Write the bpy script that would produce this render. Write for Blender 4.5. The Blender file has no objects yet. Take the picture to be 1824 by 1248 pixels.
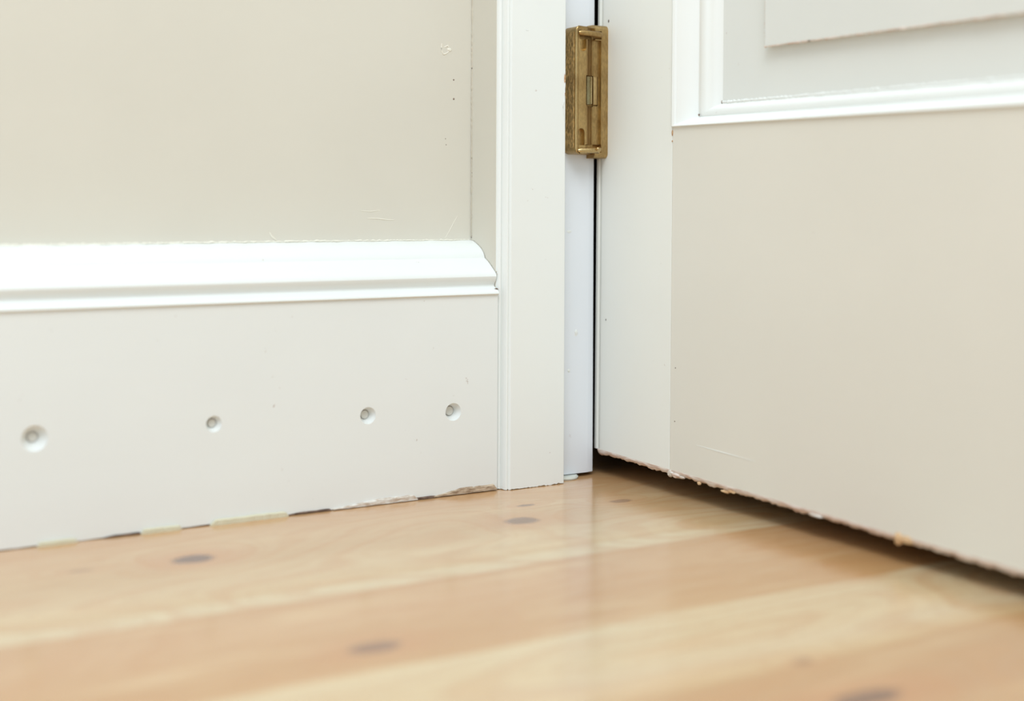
import bpy, bmesh, math, random
from mathutils import Vector, Matrix
C = bpy.context.scene.collection
random.seed(4)

# ------------------------------------------------------------------ camera
cam_d = bpy.data.cameras.new('camera'); cam = bpy.data.objects.new('camera', cam_d); C.objects.link(cam)
YAW, ROLL = math.radians(31.44), math.radians(0.25)
F_PX, HORIZON = 2432.0, 364.0
fw = Vector((math.sin(YAW), math.cos(YAW), 0)); rt = Vector((math.cos(YAW), -math.sin(YAW), 0)); up = Vector((0, 0, 1))
rt2 = rt*math.cos(ROLL) + up*math.sin(ROLL); up2 = up*math.cos(ROLL) - rt*math.sin(ROLL)
CAM = Vector((-0.46160, -0.80782, 0.188))
m = Matrix((rt2, up2, -fw)).transposed().to_4x4(); m.translation = CAM
cam.matrix_world = m
cam_d.sensor_width = 36; cam_d.lens = F_PX*36/1824
cam_d.shift_y = -(624-HORIZON)/1824
cam_d.clip_start = .02
cam_d.dof.use_dof = True; cam_d.dof.focus_distance = .905; cam_d.dof.aperture_fstop = 3.4
bpy.context.scene.camera = cam

# ------------------------------------------------------------------ light
sc = bpy.context.scene
sc.view_settings.view_transform = 'Standard'; sc.view_settings.look = 'None'
sc.view_settings.gamma = 1; sc.view_settings.exposure = 0.085; sc.view_settings.use_curve_mapping = False
w = bpy.data.worlds.new('world'); sc.world = w; w.use_nodes = True
w.node_tree.nodes['Background'].inputs[0].default_value = (0.785, 0.905, 0.995, 1)
w.node_tree.nodes['Background'].inputs[1].default_value = 0.965
def area(name, loc, target, size, power, col):
    d = bpy.data.lights.new(name, 'AREA'); d.shape = 'RECTANGLE'; d.size, d.size_y = size; d.energy = power; d.color = col
    o = bpy.data.objects.new(name, d); C.objects.link(o); o.location = loc
    o.rotation_euler = (Vector(target)-Vector(loc)).to_track_quat('-Z', 'Y').to_euler(); return o
area('window_daylight', (-.72, -1.2, 1.85), (0, -.1, .1), (1.0, 1.0), 24.5, (.865, .93, .975))

# ------------------------------------------------------------------ node helpers
def lin(c):
    return tuple(((v/255)/12.92 if v <= 10.3 else ((v/255+.055)/1.055)**2.4) for v in c) + (1,)
class NT:
    def __init__(s, name):
        s.m = bpy.data.materials.new(name); s.m.use_nodes = True; s.t = s.m.node_tree
        s.b = s.t.nodes['Principled BSDF']; s.pos = s.t.nodes.new('ShaderNodeNewGeometry').outputs['Position']
    def L(s, a, b): s.t.links.new(a, b)
    def put(s, sock, v):
        if hasattr(v, 'is_linked') or hasattr(v, 'links'): s.L(v, sock)
        else: sock.default_value = v
    def math(s, op, a, b=0.0, c=None, clamp=False):
        n = s.t.nodes.new('ShaderNodeMath'); n.operation = op; n.use_clamp = clamp
        s.put(n.inputs[0], a); s.put(n.inputs[1], b)
        if c is not None: s.put(n.inputs[2], c)
        return n.outputs[0]
    def sep(s, v):
        n = s.t.nodes.new('ShaderNodeSeparateXYZ'); s.L(v, n.inputs[0]); return n.outputs
    def comb(s, x, y, z):
        n = s.t.nodes.new('ShaderNodeCombineXYZ')
        for i, v in enumerate((x, y, z)): s.put(n.inputs[i], v)
        return n.outputs[0]
    def scale(s, v, k):
        n = s.t.nodes.new('ShaderNodeVectorMath'); n.operation = 'MULTIPLY'; s.L(v, n.inputs[0]); n.inputs[1].default_value = k; return n.outputs[0]
    def noise(s, v, sc=5, det=3, rough=.5, dist=0):
        n = s.t.nodes.new('ShaderNodeTexNoise'); s.L(v, n.inputs['Vector']); n.inputs['Scale'].default_value = sc
        n.inputs['Detail'].default_value = det; n.inputs['Roughness'].default_value = rough; n.inputs['Distortion'].default_value = dist
        return n.outputs['Fac']
    def smooth(s, v, a, b, lo=0.0, hi=1.0):
        n = s.t.nodes.new('ShaderNodeMapRange'); n.interpolation_type = 'SMOOTHSTEP'; s.put(n.inputs['Value'], v)
        n.inputs['From Min'].default_value = a; n.inputs['From Max'].default_value = b
        n.inputs['To Min'].default_value = lo; n.inputs['To Max'].default_value = hi; return n.outputs[0]
    def mix(s, f, a, b, mode='MIX'):
        n = s.t.nodes.new('ShaderNodeMix'); n.data_type = 'RGBA'; n.blend_type = mode
        s.put(n.inputs[0], f); s.put(n.inputs[6], a); s.put(n.inputs[7], b); return n.outputs[2]
    def ramp(s, f, stops):
        n = s.t.nodes.new('ShaderNodeValToRGB'); s.put(n.inputs[0], f); e = n.color_ramp.elements
        while len(e) < len(stops): e.new(.5)
        for i, (p, c) in enumerate(stops): e[i].position = p; e[i].color = c
        return n.outputs[0]
    def bump(s, h, strength, dist=.001):
        n = s.t.nodes.new('ShaderNodeBump'); s.L(h, n.inputs['Height']); n.inputs['Strength'].default_value = strength
        n.inputs['Distance'].default_value = dist; s.L(n.outputs[0], s.b.inputs['Normal'])
    def base(s, c): s.put(s.b.inputs['Base Color'], c)
    def rough(s, v): s.put(s.b.inputs['Roughness'], v)

def paint(name, col, rough=.42, brush=(1, 1, 1), strength=.25, chips=0.0, chipcol=(150, 110, 80), edge=None, spec=.4):
    n = NT(name)
    g1 = n.noise(n.scale(n.pos, brush), 60, 4, .55); g2 = n.noise(n.pos, 9, 2)
    c = n.mix(n.smooth(g2, .35, .65), lin(col), lin(tuple(min(255, v-2) for v in col)))
    if chips:
        k = n.noise(n.pos, 230, 3, .6)
        k2 = n.noise(n.pos, 28, 2)
        f = n.math('MULTIPLY', n.smooth(k, .70, .74), n.smooth(k2, .55, .66))
        c = n.mix(n.math('MULTIPLY', f, chips), c, lin(chipcol))
    n.base(c); n.rough(rough); n.b.inputs['Specular IOR Level'].default_value = spec
    n.bump(n.math('ADD', g1, n.math('MULTIPLY', g2, .6)), strength, .0006)
    return n.m

M = {}
M['wall'] = paint('matt_cream_wall_paint', (219, 214, 201), .7, (1, 1, 1), .22, spec=.2)
M['white'] = paint('white_gloss_paint', (236, 238, 235), .38, (.15, 1, 1), .2, .5)
M['casing'] = paint('white_casing_paint', (240, 242, 238), .36, (1, 1, .08), .16, .4)
M['jamb'] = paint('cool_white_jamb_paint', (233, 237, 242), .36, (1, 1, .08), .16, .3)
M['stile'] = paint('off_white_door_paint', (240, 240, 233), .36, (1, 1, .1), .16, .3)
M['rail'] = paint('cream_door_paint', (229, 225, 214), .38, (1, .12, 1), .12, .2)
M['mould'] = paint('door_moulding_paint', (241, 242, 238), .34, (1, 1, 1), .12, .4)
M['panel'] = paint('door_panel_paint', (226, 227, 222), .38, (1, .3, 1), .12, .2)
M['closet'] = paint('shade_closet_lining', (70, 62, 54), .8)  # shade put into the colour, so the door gaps stay black
M['glide'] = paint('white_plastic', (222, 224, 214), .35, strength=.05)
M['caulk'] = paint('cream_packing', (216, 210, 184), .6, strength=.8, chips=.6)
M['plug'] = paint('grey_filler', (222, 220, 212), .7, strength=1.2)
def barewood(name, a, b):
    n = NT(name); g = n.noise(n.scale(n.pos, (.5, .35, 2)), 300, 4, .6)
    n.base(n.mix(n.smooth(g, .35, .65), lin(a), lin(b))); n.rough(.75); n.bump(g, .8, .0008); return n.m
M['arris'] = barewood('worn_door_edge', (232, 220, 210), (206, 178, 160))
M['bare'] = barewood('bare_skirting_wood', (205, 185, 160), (150, 125, 100))
M['splinter'] = barewood('splinter_wood', (232, 200, 158), (206, 166, 122))
M['flake'] = barewood('flaked_paint', (232, 228, 220), (190, 170, 150))
M['crack'] = barewood('dark_crack_dirt', (84, 66, 56), (140, 118, 104))
M['rust'] = barewood('rusty_chip', (168, 118, 74), (214, 178, 140))
M['caulk2'] = paint('cracked_corner_paint', (206, 198, 180), .7, strength=.8)
M['bump'] = paint('wall_paint_ridge', (238, 233, 219), .5, strength=.1)

def brass(name, base, rough, speck):
    n = NT(name)
    g = n.noise(n.scale(n.pos, (1, 1, .35)), 900, 4, .65); g2 = n.noise(n.pos, 60, 3)
    c = n.mix(n.smooth(g, .40, .62), lin(tuple(int(v*(1-speck)) for v in base)), lin(base))
    c = n.mix(n.smooth(g2, .4, .7, 0, .35), c, lin((120, 84, 40)))
    n.base(c); n.b.inputs['Metallic'].default_value = 1; n.rough(n.smooth(g, .3, .7, rough+.10, rough-.04)); n.bump(g, .25+speck, .0003)
    return n.m
M['brass'] = brass('antique_brass', (196, 166, 114), .34, .10)
M['brass_worn'] = brass('cast_worn_brass', (232, 200, 142), .55, .30)
M['brass_lit'] = brass('polished_lit_brass', (214, 188, 136), .26, .05)  # smoother, lighter brass copy; lit-edge highlight is put into its colour
M['steel'] = brass('dull_brass_pin', (150, 138, 100), .25, .1)

# pine floor: colour belongs to each board, grain follows growth rings round the knots
KNOTS = [  # x, y, rx, ry, strength
    (-.228, -.1047, .0125, .0085, .90), (-.0321, -.1184, .0120, .0085, .75), (-.0090, -.0845, .0070, .0030, .70),
    (.0502, -.1042, .0085, .0045, .50), (-.2083, -.2836, .0130, .0070, .60), (-.0734, -.4340, .0190, .0075, .75),
    (-.0647, -.3903, .0060, .0035, .35), (-.285, -.098, .007, .003, .30)]
def floor_mat():
    n = NT('varnished_pine_boards')
    x, y, z = n.sep(n.pos)
    wob = n.noise(n.comb(n.math('MULTIPLY', x, 1.0), y, 0.0), 7, 2)
    yw = n.math('ADD', y, n.math('MULTIPLY', n.math('SUBTRACT', wob, .5), .012))
    # board index tone, u = -y in 0..0.6
    u = n.math('MULTIPLY', y, -1/.6)
    def P(v): return v/.6
    cols = [(0.0, (204, 160, 112)), (.052, (201, 158, 112)), (.080, (206, 171, 129)), (.120, (200, 166, 123)), (.160, (210, 182, 142)),
            (.184, (207, 176, 132)), (.192, (216, 195, 158)), (.2035, (214, 191, 154)), (.2055, (198, 156, 112)), (.235, (203, 162, 119)),
            (.285, (195, 151, 103)), (.3095, (198, 156, 108)), (.3125, (216, 194, 156)), (.345, (212, 186, 146)), (.372, (214, 190, 154)),
            (.390, (208, 176, 131)), (.3935, (194, 153, 108)), (.44, (191, 148, 107)), (.50, (207, 172, 129)), (.6, (201, 164, 119))]
    r = n.ramp(n.math('MULTIPLY', yw, -1/.6), [(P(a), lin(b)) for a, b in cols])
    # growth-ring contours
    fld = n.noise(n.comb(n.math('MULTIPLY', x, 3.2), n.math('MULTIPLY', y, 11.0), 0.0), 1.0, 1.5, .35)
    acc = n.math('MULTIPLY', fld, 1.0); dark = None; halo = None
    wx = n.math('ADD', x, n.math('MULTIPLY', n.math('SUBTRACT', n.noise(n.pos, 90, 2), .5), .006))
    wy = n.math('ADD', y, n.math('MULTIPLY', n.math('SUBTRACT', n.noise(n.pos, 140, 2), .5), .003))
    for (kx, ky, rx, ry, st) in KNOTS:
        dx = n.math('DIVIDE', n.math('SUBTRACT', wx, kx), rx); dy = n.math('DIVIDE', n.math('SUBTRACT', wy, ky), ry)
        d = n.math('SQRT', n.math('ADD', n.math('MULTIPLY', dx, dx), n.math('MULTIPLY', dy, dy)))
        dk = n.smooth(d, .65, 1.15, st, 0.0)
        dark = dk if dark is None else n.math('MAXIMUM', dark, dk)
        hk = n.smooth(d, .8, 3.6, st*.55, 0.0)
        halo = hk if halo is None else n.math('MAXIMUM', halo, hk)
        acc = n.math('ADD', acc, n.smooth(d, .5, 4.5, .12, 0.0))
    rings = n.math('SINE', n.math('MULTIPLY', acc, 88.0))
    rings2 = n.math('SINE', n.math('MULTIPLY', acc, 240.0))
    fine = n.noise(n.comb(n.math('MULTIPLY', x, .12), y, 0.0), 420, 4, .6)
    broad = n.noise(n.comb(n.math('MULTIPLY', x, .16), y, 0.0), 38, 3, .55)
    c = n.mix(n.smooth(rings, .1, 1.0, 0, .30), r, lin((196, 146, 98)))
    c = n.mix(n.smooth(rings2, .0, 1.0, 0, .10), c, lin((186, 134, 88)))
    c = n.mix(n.smooth(fine, .45, .75, 0, .38), c, lin((184, 134, 88)))
    c = n.mix(n.smooth(broad, .5, .75, 0, .40), c, lin((226, 200, 158)))
    c = n.mix(halo, c, lin((196, 136, 92)))
    kn = n.noise(n.pos, 400, 3)
    c = n.mix(dark, c, n.mix(kn, lin((78, 58, 58)), lin((112, 82, 76))))
    n.base(c); n.rough(n.smooth(fine, .3, .8, .17, .25))
    n.b.inputs['Specular IOR Level'].default_value = .5
    n.b.inputs['Coat Weight'].default_value = .45; n.b.inputs['Coat Roughness'].default_value = .15
    n.bump(n.math('ADD', fine, n.math('MULTIPLY', rings, .25)), .10, .0005)
    return n.m
M['floor'] = floor_mat()

# ------------------------------------------------------------------ mesh helpers
def obj(name, bm, mat, parent=None, smooth=None):
    bmesh.ops.recalc_face_normals(bm, faces=bm.faces)
    me = bpy.data.meshes.new(name); bm.to_mesh(me); bm.free()
    me.materials.append(mat)
    if smooth is not None:
        for p in me.polygons: p.use_smooth = True
        me.set_sharp_from_angle(angle=math.radians(smooth))
    o = bpy.data.objects.new(name, me); C.objects.link(o)
    if parent: o.parent = parent; o.matrix_parent_inverse = parent.matrix_world.inverted()
    return o
def empty(name, loc=(0, 0, 0)):
    o = bpy.data.objects.new(name, None); C.objects.link(o); o.location = loc; o.matrix_world = Matrix.Translation(loc); return o
def tag(o, label, cat, group=None):
    o['label'] = label; o['category'] = cat
    if group: o['group'] = group
    return o
def struct(o): o['kind'] = 'structure'; return o
def box(bm, a, b, bev=0, seg=2):
    r = bmesh.ops.create_cube(bm, size=1)['verts']
    for v in r: v.co = Vector([(a[i]+b[i])/2 + v.co[i]*(b[i]-a[i]) for i in range(3)])
    if bev:
        es = list({e for v in r for e in v.link_edges})
        bmesh.ops.bevel(bm, geom=es, offset=bev, segments=seg, affect='EDGES', profile=.5)
    return bm
def extrude_profile(bm, pts, path):
    """closed profile pts -> path(i, p) gives 3-D position at station i"""
    n_st, f = path
    rings = [[bm.verts.new(f(i, p)) for p in pts] for i in range(n_st)]
    k = len(pts)
    for i in range(n_st-1):
        for j in range(k):
            bm.faces.new((rings[i][j], rings[i][(j+1) % k], rings[i+1][(j+1) % k], rings[i+1][j]))
    bm.faces.new(rings[0][::-1]); bm.faces.new(rings[-1])
    return bm
def cut(o, cutters):
    """subtract cutter meshes and bake the result into o's mesh"""
    for cb in cutters:
        bmesh.ops.recalc_face_normals(cb, faces=cb.faces)
        me = bpy.data.meshes.new('cutter'); cb.to_mesh(me); cb.free(); co = bpy.data.objects.new('cutter', me); C.objects.link(co)
        md = o.modifiers.new('b', 'BOOLEAN'); md.operation = 'DIFFERENCE'; md.object = co; md.solver = 'EXACT'
        dg = bpy.context.evaluated_depsgraph_get(); dg.update()
        nm = bpy.data.meshes.new_from_object(o.evaluated_get(dg)); o.modifiers.clear()
        old = o.data; o.data = nm; bpy.data.meshes.remove(old); bpy.data.objects.remove(co); bpy.data.meshes.remove(me)
def cone(bm, p, axis, r1, r2, depth, seg=32):
    m4 = Vector(axis).normalized().to_track_quat('Z', 'Y').to_matrix().to_4x4(); m4.translation = Vector(p)+Vector(axis).normalized()*depth/2
    bmesh.ops.create_cone(bm, cap_ends=True, segments=seg, radius1=r1, radius2=r2, depth=depth, matrix=m4); return bm
def tube(bm, pts, r, seg=8):
    pts = [Vector(p) for p in pts]; rings = []
    for i, p in enumerate(pts):
        t = (pts[min(i+1, len(pts)-1)]-pts[max(i-1, 0)]).normalized(); q = t.to_track_quat('Z', 'Y')
        rr = r[i] if isinstance(r, (list, tuple)) else r
        rings.append([bm.verts.new(p + q @ Vector((math.cos(a)*rr, math.sin(a)*rr, 0))) for a in [2*math.pi*k/seg for k in range(seg)]])
    for i in range(len(pts)-1):
        for j in range(seg): bm.faces.new((rings[i][j], rings[i][(j+1) % seg], rings[i+1][(j+1) % seg], rings[i+1][j]))
    bm.faces.new(rings[0][::-1]); bm.faces.new(rings[-1]); return bm
def nz(x, s=1.0, k=0): return math.sin(x*s*1.0+k)*.5+math.sin(x*s*2.3+k*1.7+1)*.3+math.sin(x*s*5.1+k*.6+2)*.2

# ------------------------------------------------------------------ setting
XD = .087                      # plane of the door face
struct(obj('floor', box(bmesh.new(), (-2.6, -2.6, -.03), (1.0, .25, 0)), M['floor']))
struct(obj('wall_left', box(bmesh.new(), (-2.6, 0, 0), (.050, .12, 2.5)), M['wall']))
bm = bmesh.new(); box(bm, (XD+.004, -2.6, 0), (XD+.10, -.745, 2.5)); box(bm, (XD+.004, -.745, 2.0), (XD+.10, .12, 2.5))
struct(obj('wall_right', bm, M['wall']))
bm = bmesh.new(); box(bm, (.050, .10, 0), (.86, .20, 2.5)); box(bm, (.80, -.9, 0), (.86, .10, 2.5)); box(bm, (XD+.10, -.9, 0), (.80, -.84, 2.5)); box(bm, (XD+.10, -.84, 2.44), (.80, .10, 2.5))
struct(obj('wall_back_unseen', bm, M['closet']))  # unseen closet shell, added to block light behind the door

# skirting board: moulded profile, countersunk screw holes, ragged foot
prof = [(0, .1634), (-.004, .1630), (-.0095, .1608), (-.0140, .1585), (-.0172, .1560), (-.0188, .1535), (-.0192, .1522), (-.0202, .1518),
        (-.0240, .1498), (-.0275, .1474), (-.0308, .1450), (-.0331, .1434), (-.0342, .1420), (-.0347, .1406), (-.0344, .1391), (-.0336, .1377),
        (-.0326, .1363), (-.0318, .1350), (-.0319, .1341), (-.0328, .1334), (-.0341, .1327), (-.0356, .1321), (-.0372, .1312), (-.0380, .1302), (-.0382, .1294), (-.0372, .1288), (-.0366, .1284), (-.0366, .100),
        (-.0366, .03), (-.0366, .008), (-.0364, .0004), (0, .0004)]
XS = [-2.6, -1.4, -.8] + [-.5 + i*.5/130 for i in range(130)] + [-.0007]
def skirt(i, p):
    x = XS[i]; y, z = p
    if z < .002 and y < -.01: z += .0006*max(0, nz(x, 60, 1)) + .0002*nz(x, 310)
    if z > .158: y2 = y; z = z + .0003*nz(x, 220, 2)
    return Vector((x, y, z))
sk = obj('baseboard_left', extrude_profile(bmesh.new(), prof, (len(XS), skirt)), M['white'], smooth=28)
HOLES = [(-.2948, .0592, .0074, .0030, .0062), (-.1936, .0590, .0048, .0027, .0044), (-.0944, .0563, .0052, .0029, .0056), (-.0338, .0540, .0056, .0032, .0060)]
cuts = []
for (hx, hz, r1, r2, dp) in HOLES:
    c_ = bmesh.new(); cone(c_, (hx, -.0366-.0012, hz), (0, 1, 0), r1+.0006, r2, dp+.0012, 40); cuts.append(c_)
cut(sk, cuts); struct(sk)
for p_ in sk.data.polygons: p_.use_smooth = True
sk.data.set_sharp_from_angle(angle=math.radians(28))

# bare wood and flaked paint at the foot of the skirting
def strip(name, x0, x1, zt, y0, yb, mat, parent=None, zb=.0002, seed=0, n=26, taper=.35):
    """thin ragged slab standing on the floor along the skirting"""
    bm = bmesh.new(); rings = []
    for i in range(n+1):
        t = i/n; x = x0+(x1-x0)*t
        e = min(1, t/taper+.12, (1-t)/.06+.25); h = zb+(zt-zb)*e*(.92+.05*nz(x, 260, seed)+.03*nz(x, 900, seed)); yf = y0+.0004*nz(x, 500, seed+3)
        rings.append([bm.verts.new(v) for v in ((x, yf, zb), (x, yf-.0001, h*.8), (x, yf+.0008, h), (x, yb, h), (x, yb, zb))])
    for i in range(n):
        for j in range(5): bm.faces.new((rings[i][j], rings[i][(j+1) % 5], rings[i+1][(j+1) % 5], rings[i+1][j]))
    bm.faces.new(rings[0][::-1]); bm.faces.new(rings[-1])
    return obj(name, bm, mat, parent)
strip('bare_wood_chip', -.048, -.0012, .0048, -.0374, -.0362, M['bare'], sk, .0006, 2, 40, .5)['label'] = 'bare wood strip where the paint has broken away'
strip('loose_paint_flake', -.118, -.060, .0040, -.0380, -.0362, M['flake'], sk, .0004, 5, 40, .6)['label'] = 'lifted flake of white paint along the foot'
strip('dark_crack', -.070, -.046, .0018, -.0372, -.0360, M['crack'], sk, .0003, 3)['label'] = 'dark crack in the foot'
strip('dark_crack', -.150, -.119, .0016, -.0371, -.0360, M['crack'], sk, .0003, 7)['label'] = 'dark crack in the foot'
strip('dark_crack', -.258, -.236, .0014, -.0371, -.0360, M['crack'], sk, .0003, 9)['label'] = 'dark crack in the foot'
for (x0, x1, zt, lab, sd) in [(-.196, -.1475, .0037, 'longest cream packing strip wedged under the skirting, between the second and third screw hole', 1),
                              (-.2365, -.2130, .0031, 'short cream packing strip under the skirting, between the first and second screw hole', 4),
                              (-.2935, -.2720, .0028, 'blurred crumbly cream packing strip under the skirting, nearest the left edge of the photo', 6)]:
    tag(strip('packing_strip', x0, x1, zt, -.0384, -.0368, M['caulk'], None, .0, sd, 30, .08), lab, 'packing strip', 'packing strips under the skirting')

# screws sunk in the skirting
SL = ['sunken screw in a wide soft-edged countersunk hole, leftmost in the white skirting board',
      'sunken screw in the smallest hole, second from the left in the skirting board',
      'grey filled screw head in the skirting hole, second from the door casing',
      'dark-ringed screw head in the skirting hole nearest the door casing']
for (hx, hz, r1, r2, dp), lab in zip(HOLES, SL):
    e = empty('sunken_screw', (hx, -.0366+dp, hz)); tag(e, lab, 'screw', 'screws sunk in the skirting board')
    b = bmesh.new(); cone(b, (hx, -.0366+dp+.0002, hz), (0, -1, 0), r2*.93, r2*.90, .0010, 28)
    bmesh.ops.bevel(b, geom=[ed for ed in b.edges], offset=.0002, segments=1, affect='EDGES')
    obj('screw_head', b, M['plug'], e, 40)
    b = bmesh.new(); cone(b, (hx, -.0366+dp+.0005, hz), (0, -1, 0), r2*1.0, r2*1.0, .0006, 28); obj('dark_ring', b, M['crack'], e)  # thin dark ring round each sunken head

# door casing
bead = [(0, 0), (0, -.0322), (.0003, -.0340), (.0012, -.0352), (.0021, -.0355), (.0026, -.0349), (.0029, -.0362), (.0034, -.0384), (.0042, -.0397), (.0050, -.0400),
        (.0057, -.0394), (.0060, -.0402), (.0068, -.0410), (.0488, -.0410), (.0493, -.0405), (.0493, 0)]
def vpath(zs, rag=0, sx=0):
    return (len(zs), lambda i, p: Vector((p[0], p[1], zs[i] + (rag*abs(nz(p[0]*60+p[1]*90, 20, sx)) if i == 0 else 0))))
dense = [bead[12][0]+(bead[13][0]-bead[12][0])*k/30 for k in range(1, 30)]
casing_p = bead[:13] + [(x, -.0410) for x in dense] + bead[13:]
struct(obj('trim_1', extrude_profile(bmesh.new(), casing_p, vpath([.0001, .003, 1.0, 2.1], .0010)), M['casing'], smooth=35))
b = bmesh.new(); box(b, (-.0003, -.0325, .1300), (.0002, -.0002, 2.1))
o = obj('side_face', b, M['wall'], bpy.data.objects['trim_1']); o['label'] = 'outer side of the casing painted cream like the wall'
# jamb behind the casing
jp = [(.0495, 0), (.0495, -.0270), (.0786, -.0270), (.0789, -.0264), (.0792, -.0262), (.0822, -.0262), (.0831, -.0258), (.0834, -.0250), (.0834, .10), (.0502, .10), (.0502, 0)]
struct(obj('trim_2', extrude_profile(bmesh.new(), jp, vpath([.0026, .004, 1.0, 2.0])), M['jamb'], smooth=30))
# round glide under the jamb
e = empty('floor_glide', (.060, -.0245, 0)); tag(e, 'small round pale disc wedged on the floor under the door jamb', 'floor glide')
b = bmesh.new(); cone(b, (.060, -.0245, 0), (0, 0, 1), .0100, .0098, .0020, 48); bmesh.ops.bevel(b, geom=[x for x in b.edges if len(x.link_faces) == 2 and x.calc_face_angle(0) > .8], offset=.0006, segments=3, affect='EDGES')
obj('pad', b, M['glide'], e, 50)

# ------------------------------------------------------------------ the door
YH = -.0215; YS = -.1070; ZB = .0150; ZR = .2400; DT = .040
def zb_at(y): return ZB - .0012*((-y-.02)/.36)          # the door hangs a little lower at its free side
door = empty('door_1', (XD, YH, 0)); struct(door)
# hinge stile with eased arris
b = bmesh.new()
st = [(XD+.0022, YH+.0010), (XD+.0008, YH), (XD+.0004, YH-.0004), (XD+.0004, YH-.0026), (XD+.0017, YH-.0033), (XD+.0012, YH-.0055), (XD, YH-.0072), (XD, YS+.0003), (XD+.0003, YS), (XD+DT, YS), (XD+DT, YH+.0010)]
zs = [ZB+.0030] + [.3, 1.0, 1.98]
extrude_profile(b, st, (len(zs), lambda i, p: Vector((p[0], p[1], zs[i] if i else zb_at(p[1])+.0028))))
obj('stile', b, M['stile'], door, 35)
b = bmesh.new(); box(b, (XD, -.735, .02), (XD+DT, -.640, 1.98), .0004); obj('stile', b, M['stile'], door)
# bottom rail
b = bmesh.new()
rp = [(0, 0), (0, 1), (DT, 1), (DT, 0)]
ysr = [YS-.0005-(.5470)*k/20 for k in range(21)]
extrude_profile(b, rp, (21, lambda i, p: Vector((XD+.0001+p[0], ysr[i], ZR if p[1] else zb_at(ysr[i])+.0028))))
obj('bottom_rail', b, M['rail'], door)
b = bmesh.new(); box(b, (XD, -.640, 1.86), (XD+DT, YS-.0005, 1.98), .0004); obj('top_rail', b, M['rail'], door)
# dark glue line between stile and rail
b = bmesh.new(); box(b, (XD+.0006, YS-.0006, ZB+.004), (XD+.004, YS+.0002, ZR)); obj('joint_line', b, M['arris'], door)
# worn lower arris
b = bmesh.new(); rows = []
N = 420
for i in range(N+1):
    y = YH-.0014-(.700)*i/N; z0 = zb_at(y); rag = .00055*nz(y, 420, 1)+.0004*nz(y, 1300, 2)+.0008*max(0, nz(y, 95, 4))
    t = .0003*nz(y, 900, 6); xo = .0022 if i < 2 else 0
    rows.append([b.verts.new(v) for v in ((XD+xo, y, z0+.0030), (XD-.0002+xo, y, z0+.0022+rag*.3), (XD+.0006+xo, y, z0+.0008-rag*.5), (XD+.0016+xo, y, z0-.0001-rag), (XD+.010, y, z0-.0001-rag), (XD+.010, y, z0+.0030))])
for i in range(N):
    for j in range(6): b.faces.new((rows[i][j], rows[i][(j+1) % 6], rows[i+1][(j+1) % 6], rows[i+1][j]))
b.faces.new(rows[0][::-1]); b.faces.new(rows[-1])
o = obj('worn_edge', b, M['arris'], door, 50); o['label'] = 'scuffed pinkish bare edge along the bottom of the door'
# chips, splinters and drips hanging from the edge
def lump(name, c, r, mat, seed, lab=None):
    b = bmesh.new(); bmesh.ops.create_icosphere(b, subdivisions=3, radius=1)
    for v in b.verts:
        k = 1+.28*nz(v.co.x*2+v.co.y*3, 1.3, seed)+.16*nz(v.co.z*4+v.co.x*3, 1.7, seed+2)
        v.co = Vector((c[0]+v.co.x*r[0]*k, c[1]+v.co.y*r[1]*k, c[2]+v.co.z*r[2]*k))
    o = obj(name, b, mat, door, 60)
    if lab: o['label'] = lab
for (y, dz, r, mt, sd, nm, lab) in [
        (-.1085, .0006, (.0016, .0030, .0020), 'flake', 1, 'paint_chip', 'broken paint chip where stile meets rail'),
        (-.1140, .0002, (.0014, .0045, .0014), 'arris', 2, 'paint_chip', 'brown chipped patch beside the joint'),
        (-.1200, .0000, (.0010, .0028, .0008), 'flake', 8, 'paint_chip', None),
        (-.1370, -.0004, (.0009, .0016, .0010), 'splinter', 3, 'splinter', 'tiny curled splinter'),
        (-.1620, -.0009, (.0010, .0034, .0008), 'splinter', 4, 'splinter', 'pale hanging splinter'),
        (-.1680, .0002, (.0010, .0030, .0008), 'splinter', 5, 'splinter', None),
        (-.2400, .0006, (.0010, .0050, .0009), 'flake', 6, 'paint_chip', None),
        (-.3020, .0013, (.0018, .0030, .0030), 'splinter', 7, 'splinter', 'ragged tan tuft of splintered wood'),
        (-.3070, .0018, (.0014, .0050, .0018), 'splinter', 9, 'splinter', None)]:
    lump(nm, (XD+.0002, y, zb_at(y)+dz), r, M[mt], sd, lab)

for (y, z, r, mt) in [(-.1071, .2353, (.0004, .0007, .0020), 'rust'), (-.1071, .2300, (.0003, .0006, .0006), 'rust'), (-.0349, .1086, (.0003, .0004, .0008), 'crack'), (-.0352, .3150, (.0004, .0006, .0012), 'crack'),
                      (-.1124, .0839, (.0002, .0004, .0004), 'crack'), (-.1121, .0495, (.0002, .0004, .0004), 'crack')]:
    o = bpy.data.objects; b = bmesh.new(); bmesh.ops.create_icosphere(b, subdivisions=2, radius=1)
    for v in b.verts: v.co = Vector((XD+v.co.x*r[0], y+v.co.y*r[1]*(1+.3*nz(v.co.z, 3)), z+v.co.z*r[2]))
    obj('paint_chip', b, M[mt], door, 60)
b = bmesh.new(); tube(b, [(XD+.0001, -.1343, .0377), (XD+.0001, -.1600, .0372), (XD+.0001, -.1895, .0367)], [.0001, .0003, .0001], 6); obj('scratch', b, M['mould'], door, 60)
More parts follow.
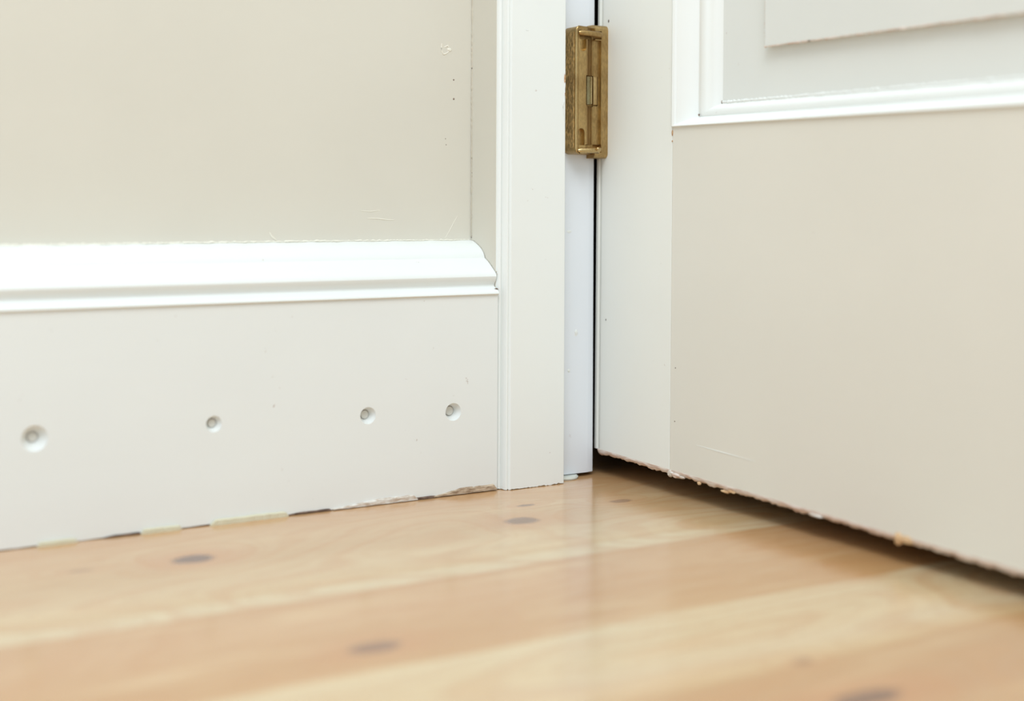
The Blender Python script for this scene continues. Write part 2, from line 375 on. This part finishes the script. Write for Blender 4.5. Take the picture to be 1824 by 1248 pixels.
# panel with mitred moulding; uo = distance inward, e = depth behind the face
mp = [(0, .0003), (.0000, -.0010), (.0006, -.0016), (.0013, -.0010), (.0016, .0002), (.0026, .0012), (.0044, .0040), (.0056, .0068), (.0062, .0090), (.0064, .0100), (.0072, .0095),
      (.0086, .0093),
      (.0102, .0100), (.0118, .0112), (.0130, .0128), (.0136, .0142), (.0146, .0148), (.0148, .020), (0, .020)]
y0, y1, z0, z1 = YS, -.640, ZR-.0010, 1.86
SW = 2.2                         # side mouldings are wider than the bottom one
def corner(ci, p):
    u, e_ = p
    yy = (y0-u*SW) if ci in (0, 3) else (y1+u*SW); zz = (z0+u) if ci in (0, 1) else (z1-u)
    return Vector((XD+e_, yy, zz))
b = bmesh.new(); rr = [[b.verts.new(corner(ci, p)) for p in mp] for ci in range(4)]; k = len(mp)
for ci in range(4):
    for j in range(k): b.faces.new((rr[ci][j], rr[ci][(j+1) % k], rr[(ci+1) % 4][(j+1) % k], rr[(ci+1) % 4][j]))
obj('panel_moulding', b, M['mould'], door, 32)
b = bmesh.new(); box(b, (XD+.0149, y1+.001, z0+.001), (XD+.030, y0-.001, z1-.001)); obj('panel', b, M['panel'], door)
FY, FZ = -.1830, .2850
b = bmesh.new(); box(b, (XD+.0098, -.56, FZ), (XD+.0152, FY, 1.80), .0005); obj('raised_field', b, M['panel'], door)

# ------------------------------------------------------------------ hinge
hg = empty('butt_hinge', (.068, -.040, .222)); tag(hg, 'antique brass hinge joining the white jamb to the panelled door', 'hinge')
hz0, hz1 = .2225, .3095
yf, yk = -.0412, -.0271
# jamb leaf: cast block with bevelled outer side and hollow channel
cs = [(.0568, yk), (.0568, yf+.0016), (.0572, yf+.0005), (.0581, yf), (.0590, yf), (.0594, yf+.0003), (.0602, yf+.0009), (.0640, yf+.0012), (.0668, yf+.0014)]
cs += [(.0668+.0075*t, yf+.0014+.0042*math.sin(math.pi*min(1, t)*.5)**1.5) for t in (.15, .3, .45, .6, .75, .9, 1.0)]
cs = [p for p in cs if p[0] < .0738] + [(.0740, yf+.0060), (.0752, yf+.0066), (.0760, yf+.0066), (.0760, yk)]
b = bmesh.new(); nn = 8
def hp(i, p):
    # rounded outer corners at top and foot
    zz = [hz0, hz0+.0006, hz0+.002, hz0+.0045, hz1-.0045, hz1-.002, hz1-.0006, hz1][i]
    dx = [.0040, .0022, .0008, 0, 0, .0008, .0022, .0040][i]
    return Vector((p[0]+(dx if p[0] < .0570 else dx*.8 if p[0] < .0585 else 0), p[1], zz))
extrude_profile(b, cs, (nn, hp))
leaf = obj('jamb_leaf', b, M['brass'], hg)
def slot(xc, w_, za, zb_, round_top, depth=.0032):
    bm = bmesh.new(); pts = []; r_ = w_/2
    if round_top: pts = [(xc-r_, za)] + [(xc-r_*math.cos(a), zb_-r_+r_*math.sin(a)) for a in [math.pi*k/12 for k in range(13)]] + [(xc+r_, za)]
    else: pts = [(xc-r_, zb_)] + [(xc-r_*math.cos(a), za+r_-r_*math.sin(a)) for a in [math.pi*k/12 for k in range(13)]] + [(xc+r_, zb_)]
    extrude_profile(bm, pts, (2, lambda i, p: Vector((p[0], yf-.002 if i == 0 else yf+.0012+depth, p[1])))); return bm
cw = bmesh.new(); box(cw, (.0668, yf-.002, .2555), (.0776, yf+.0105, .2765), .0006)
ct = bmesh.new(); box(ct, (.0605, yf-.002, .3010), (.0776, yf+.0060, .3030))
ct2 = bmesh.new(); box(ct2, (.0662, yf-.002, .2268), (.0776, yf+.0070, .2292))
cut(leaf, [slot(.0641, .0056, .2925, .3020, False), slot(.0627, .0058, .2285, .2400, True), cw, ct, ct2])
for p_ in leaf.data.polygons: p_.use_smooth = True
leaf.data.set_sharp_from_angle(angle=math.radians(32))
# worn outer cheek
b = bmesh.new(); box(b, (.0563, yf+.0014, hz0+.0042), (.0570, yk, hz1-.0042), .0002); obj('outer_cheek', b, M['brass_worn'], hg)['label'] = 'rough worn outer side'
b = bmesh.new(); tube(b, [(.0577, yf+.0003, hz0+.0030), (.0577, yf+.0003, hz1-.0030)], .00045, 10); obj('lit_arris', b, M['brass_lit'], hg, 60)['label'] = 'bright edge with its highlight put into the colour'  # lighter bead paints the highlight along the lit edge
# rods that tie the leaf to the door plate
b = bmesh.new(); tube(b, [(.0600, yf+.0010, .3050), (.0615, yf+.0006, .3050), (.0770, yf+.0010, .3046), (.0795, yf+.0030, .3046)], [.0012, .0020, .0021, .0020], 20); obj('tie_rod', b, M['brass'], hg, 50)
b = bmesh.new(); tube(b, [(.0598, yf+.0010, .2248), (.0612, yf+.0006, .2248), (.0766, yf+.0010, .2252), (.0790, yf+.0030, .2262)], [.0012, .0019, .0020, .0017], 20); obj('tie_rod', b, M['brass_lit'], hg, 50)
b = bmesh.new(); bmesh.ops.create_uvsphere(b, u_segments=16, v_segments=10, radius=.0013, matrix=Matrix.Translation((.0750, yf-.0010, .2262))); obj('rivet', b, M['brass_lit'], hg, 60)
# knuckle barrels in the window
b = bmesh.new(); cone(b, (.0697, yf+.0032, .2565), (0, 0, 1), .0026, .0026, .0190, 28); obj('knuckle', b, M['steel'], hg, 40)
b = bmesh.new(); cone(b, (.0753, yf+.0042, .2565), (0, 0, 1), .0022, .0022, .0190, 28); obj('pin', b, M['brass'], hg, 40)
b = bmesh.new(); tube(b, [(.0706, yf+.0006, .2568), (.0706, yf+.0006, .2752)], .0004, 10); obj('knuckle_rib', b, M['brass_lit'], hg, 60)
# door leaf: upright plate with rounded ends
pz0, pz1 = .2200, .3118
def plate(x0, x1, ya, yb, r_):
    bm = bmesh.new(); pts = []
    for (cy, cz, a0) in ((ya+r_, pz0+r_, 180), (yb-r_*.2, pz0+r_*.2, 270), (yb-r_*.2, pz1-r_*.2, 0), (ya+r_, pz1-r_, 90)):
        rr_ = r_ if cy == ya+r_ else r_*.2
        for k in range(7):
            a = math.radians(a0+90*k/6); pts.append((cy+rr_*math.cos(a), cz+rr_*math.sin(a)))
    extrude_profile(bm, pts, (2, lambda i, p: Vector((x0 if i == 0 else x1, p[0], p[1]))))
    bmesh.ops.bevel(bm, geom=[e_ for e_ in bm.edges if e_.calc_face_angle(0) > 1.2], offset=.0006, segments=2, affect='EDGES'); return bm
pl = obj('door_leaf', plate(.0761, XD, yf+.0042, YH-.001, .0034), M['brass'], hg)
c1 = bmesh.new(); cone(c1, (.0755, yf+.0052, .3046), (1, 0, 0), .0030, .0030, .0060, 28)
c2 = bmesh.new(); cone(c2, (.0755, yf+.0052, .2268), (1, 0, 0), .0030, .0030, .0060, 28)
c3 = bmesh.new(); box(c3, (.0755, yf+.0030, .2290), (.0812, yf+.0066, .3010))
c4 = bmesh.new(); box(c4, (.0755, yf+.0030, .2560), (.0800, yf+.0110, .2760))
cut(pl, [c1, c2, c3, c4])
for p_ in pl.data.polygons: p_.use_smooth = True
pl.data.set_sharp_from_angle(angle=math.radians(32))

def dirt_line(pts, r, jit=.6):
    P = []
    for a, c_ in zip(pts, pts[1:]):
        a, c_ = Vector(a), Vector(c_); n_ = int((c_-a).length/.0010); P += [a.lerp(c_, k/n_) for k in range(n_)]
    P.append(Vector(pts[-1])); return tube(bmesh.new(), [p+Vector((0, random.uniform(-1, 1)*.00006, random.uniform(-1, 1)*.0002)) for p in P], [r*(1+jit*random.uniform(-1, 1)) for p in P], 6)
obj('dirt_line', dirt_line([(XD+.0104, -.50, FZ), (XD+.0104, FY, FZ)], .0006), M['arris'], door, 60)['label'] = 'tan dirt line under the raised field'
obj('dirt_line', dirt_line([(XD+.0104, FY, FZ), (XD+.0104, FY, .36)], .0004), M['arris'], door, 60)
obj('paint_ridge', dirt_line([(XD+.0148, y0-.0148*SW, z0+.0150), (XD+.0148, -.52, z0+.0150)], .0008), M['mould'], door, 60)
for (dx, y, z, ry, rz) in [(.0102, -.1943, FZ, .0009, .0005), (.0102, -.2208, FZ, .0016, .0007), (.0100, -.2920, FZ, .0028, .0010), (.0146, y0-.0145*SW, z0+.0150, .0008, .0012), (.0085, y0-.0075*SW, z0+.0075, .0008, .0008)]:
    b = bmesh.new(); bmesh.ops.create_icosphere(b, subdivisions=2, radius=1)
    for v in b.verts: v.co = Vector((XD+dx+v.co.x*.0004, y+v.co.y*ry*(1+.3*nz(v.co.z, 3)), z+v.co.z*rz))
    obj('dirt_speck', b, M['crack'] if ry < .0025 else M['arris'], door, 60)
door.rotation_euler = (math.radians(.42), 0, 0)      # the door sags towards its free side

# ------------------------------------------------------------------ wear: paint ridges, specks and chips on walls and trim
by = {o.name: o for o in C.objects}
def blob(name, parent, c, r, mat, seed=0, lab=None):
    b = bmesh.new(); bmesh.ops.create_icosphere(b, subdivisions=3, radius=1)
    for v in b.verts:
        k = 1+.35*nz(v.co.x*2+v.co.y*3, 1.3, seed)+.2*nz(v.co.z*4+v.co.x*3, 1.7, seed+2)
        v.co = Vector([c[i]+v.co[i]*r[i]*k for i in range(3)])
    o = obj(name, b, mat, by[parent], 60)
    if lab: o['label'] = lab
def ridge(name, parent, pts, r, mat, lab=None, jit=0):
    P = []
    for i in range(len(pts)-1):
        a, b_ = Vector(pts[i]), Vector(pts[i+1]); n_ = max(2, int((b_-a).length/.0012))
        P += [a.lerp(b_, k/n_) for k in range(n_)]
    P.append(Vector(pts[-1]))
    rr = [r*(.55+.45*math.sin(math.pi*i/(len(P)-1)))*(1+jit*random.uniform(-1, 1)) for i in range(len(P))]
    P = [p+Vector((0, 0, jit*.0004*random.uniform(-1, 1))) if jit else p for p in P]
    o = obj(name, tube(bmesh.new(), P, rr, 8), mat, by[parent], 60)
    if lab: o['label'] = lab
ridge('paint_ridge', 'wall_left', [(-.0235, .0001, .2960), (-.0240, .0001, .2915), (-.0222, .0001, .2886), (-.0200, .0001, .2895), (-.0172, .0001, .2915)], .0005, M['bump'], 'curled ridge of paint beside the casing')
ridge('paint_ridge', 'wall_left', [(-.0215, .0001, .2935), (-.0190, .0001, .2948), (-.0176, .0001, .2920)], .0005, M['bump'])
blob('paint_ridge', 'wall_left', (-.0178, .0001, .2921), (.0018, .0006, .0011), M['bump'], 3)
ridge('paint_ridge', 'wall_left', [(-.0109, 0, .1802), (-.0145, 0, .1745), (-.0173, 0, .1696), (-.0205, 0, .1650)], .00022, M['bump'], 'thin slanting hair of paint')
ridge('paint_ridge', 'wall_left', [(-.0780, 0, .1786), (-.0700, 0, .1784), (-.0640, 0, .1776), (-.0587, 0, .1774)], .00035, M['bump'])
ridge('paint_ridge', 'wall_left', [(-.0830, 0, .1835), (-.0760, 0, .1830), (-.0690, 0, .1838)], .00025, M['bump'])
ridge('paint_ridge', 'wall_left', [(-.1455, 0, .1700), (-.1440, 0, .1672), (-.1410, 0, .1650)], .0006, M['bump'])
ridge('paint_ridge', 'wall_left', [(-.60, .0001, .1640), (-.42, .0001, .1642), (-.30, .0001, .1636), (-.12, .0001, .1642), (-.002, .0001, .1640)], .0006, M['bump'], 'ragged paint line along the top of the skirting', .6)
for (x, z, r) in [(-.0144, .2720, .0005), (-.0143, .2591, .0006), (-.0200, .2280, .0003), (-.0205, .2320, .0003)]:
    blob('pin_mark', 'wall_left', (x, 0, z), (r, .0002, r), M['crack'], 1)
for (x, z, a, c_) in [(.0471, .2728, .0005, .0034), (.0471, .2623, .0004, .0014)]:
    blob('paint_chip', 'trim_1', (x+.0014, -.0410, z), (a, .0003, c_), M['rust'], 5, 'brown chip on the edge beside the hinge')
ridge('paint_chip', 'trim_1', [(.0484, -.0410, .2770), (.0486, -.0410, .2700), (.0480, -.0410, .2590), (.0470, -.0410, .2540), (.0484, -.0410, .2440)], .0004, M['white'], None, .5)
blob('paint_chip', 'trim_1', (.0184, -.0410, .3034), (.0012, .0002, .0004), M['white'], 2)
blob('paint_chip', 'trim_2', (.0680, -.0270, .0998), (.0014, .0005, .0020), M['white'], 2)
blob('paint_chip', 'trim_2', (.0620, -.0270, .1696), (.0016, .0003, .0010), M['white'], 4)
blob('paint_chip', 'trim_2', (.0620, -.0270, .0739), (.0010, .0003, .0012), M['white'], 7)
# cracked paint in the corner between wall and casing
for (z0_, z1_, r) in [(.2105, .2060, .0004), (.2045, .2025, .0003), (.1815, .1775, .0005), (.1690, .1650, .0005), (.2015, .1985, .0002), (.2400, .2385, .0002)]:
    ridge('corner_crack', 'trim_1', [(-.0001, -.0008, z0_), (-.0001, -.0009, (z0_+z1_)/2), (-.0001, -.0007, z1_)], r, M['crack'], None, .4)
ridge('corner_paint', 'trim_1', [(-.0004, -.0006, .50), (-.0004, -.0006, .28), (-.0006, -.0008, .22), (-.0006, -.0008, .166)], .0005, M['caulk2'], 'ragged paint seam in the corner', .5)
blob('corner_crack', 'trim_1', (-.0010, -.0350, .1322), (.0011, .0010, .0007), M['crack'], 3, 'dark open hole at the skirting end')
for k in range(9):
    q = prof[int(k*13/9)+1]
    blob('corner_crack', 'trim_1', (-.0002, q[0]-.0003, q[1]+.0003), (.0003, .0006*random.uniform(.4, 1), .0005*random.uniform(.3, 1)), M['caulk2'], k)
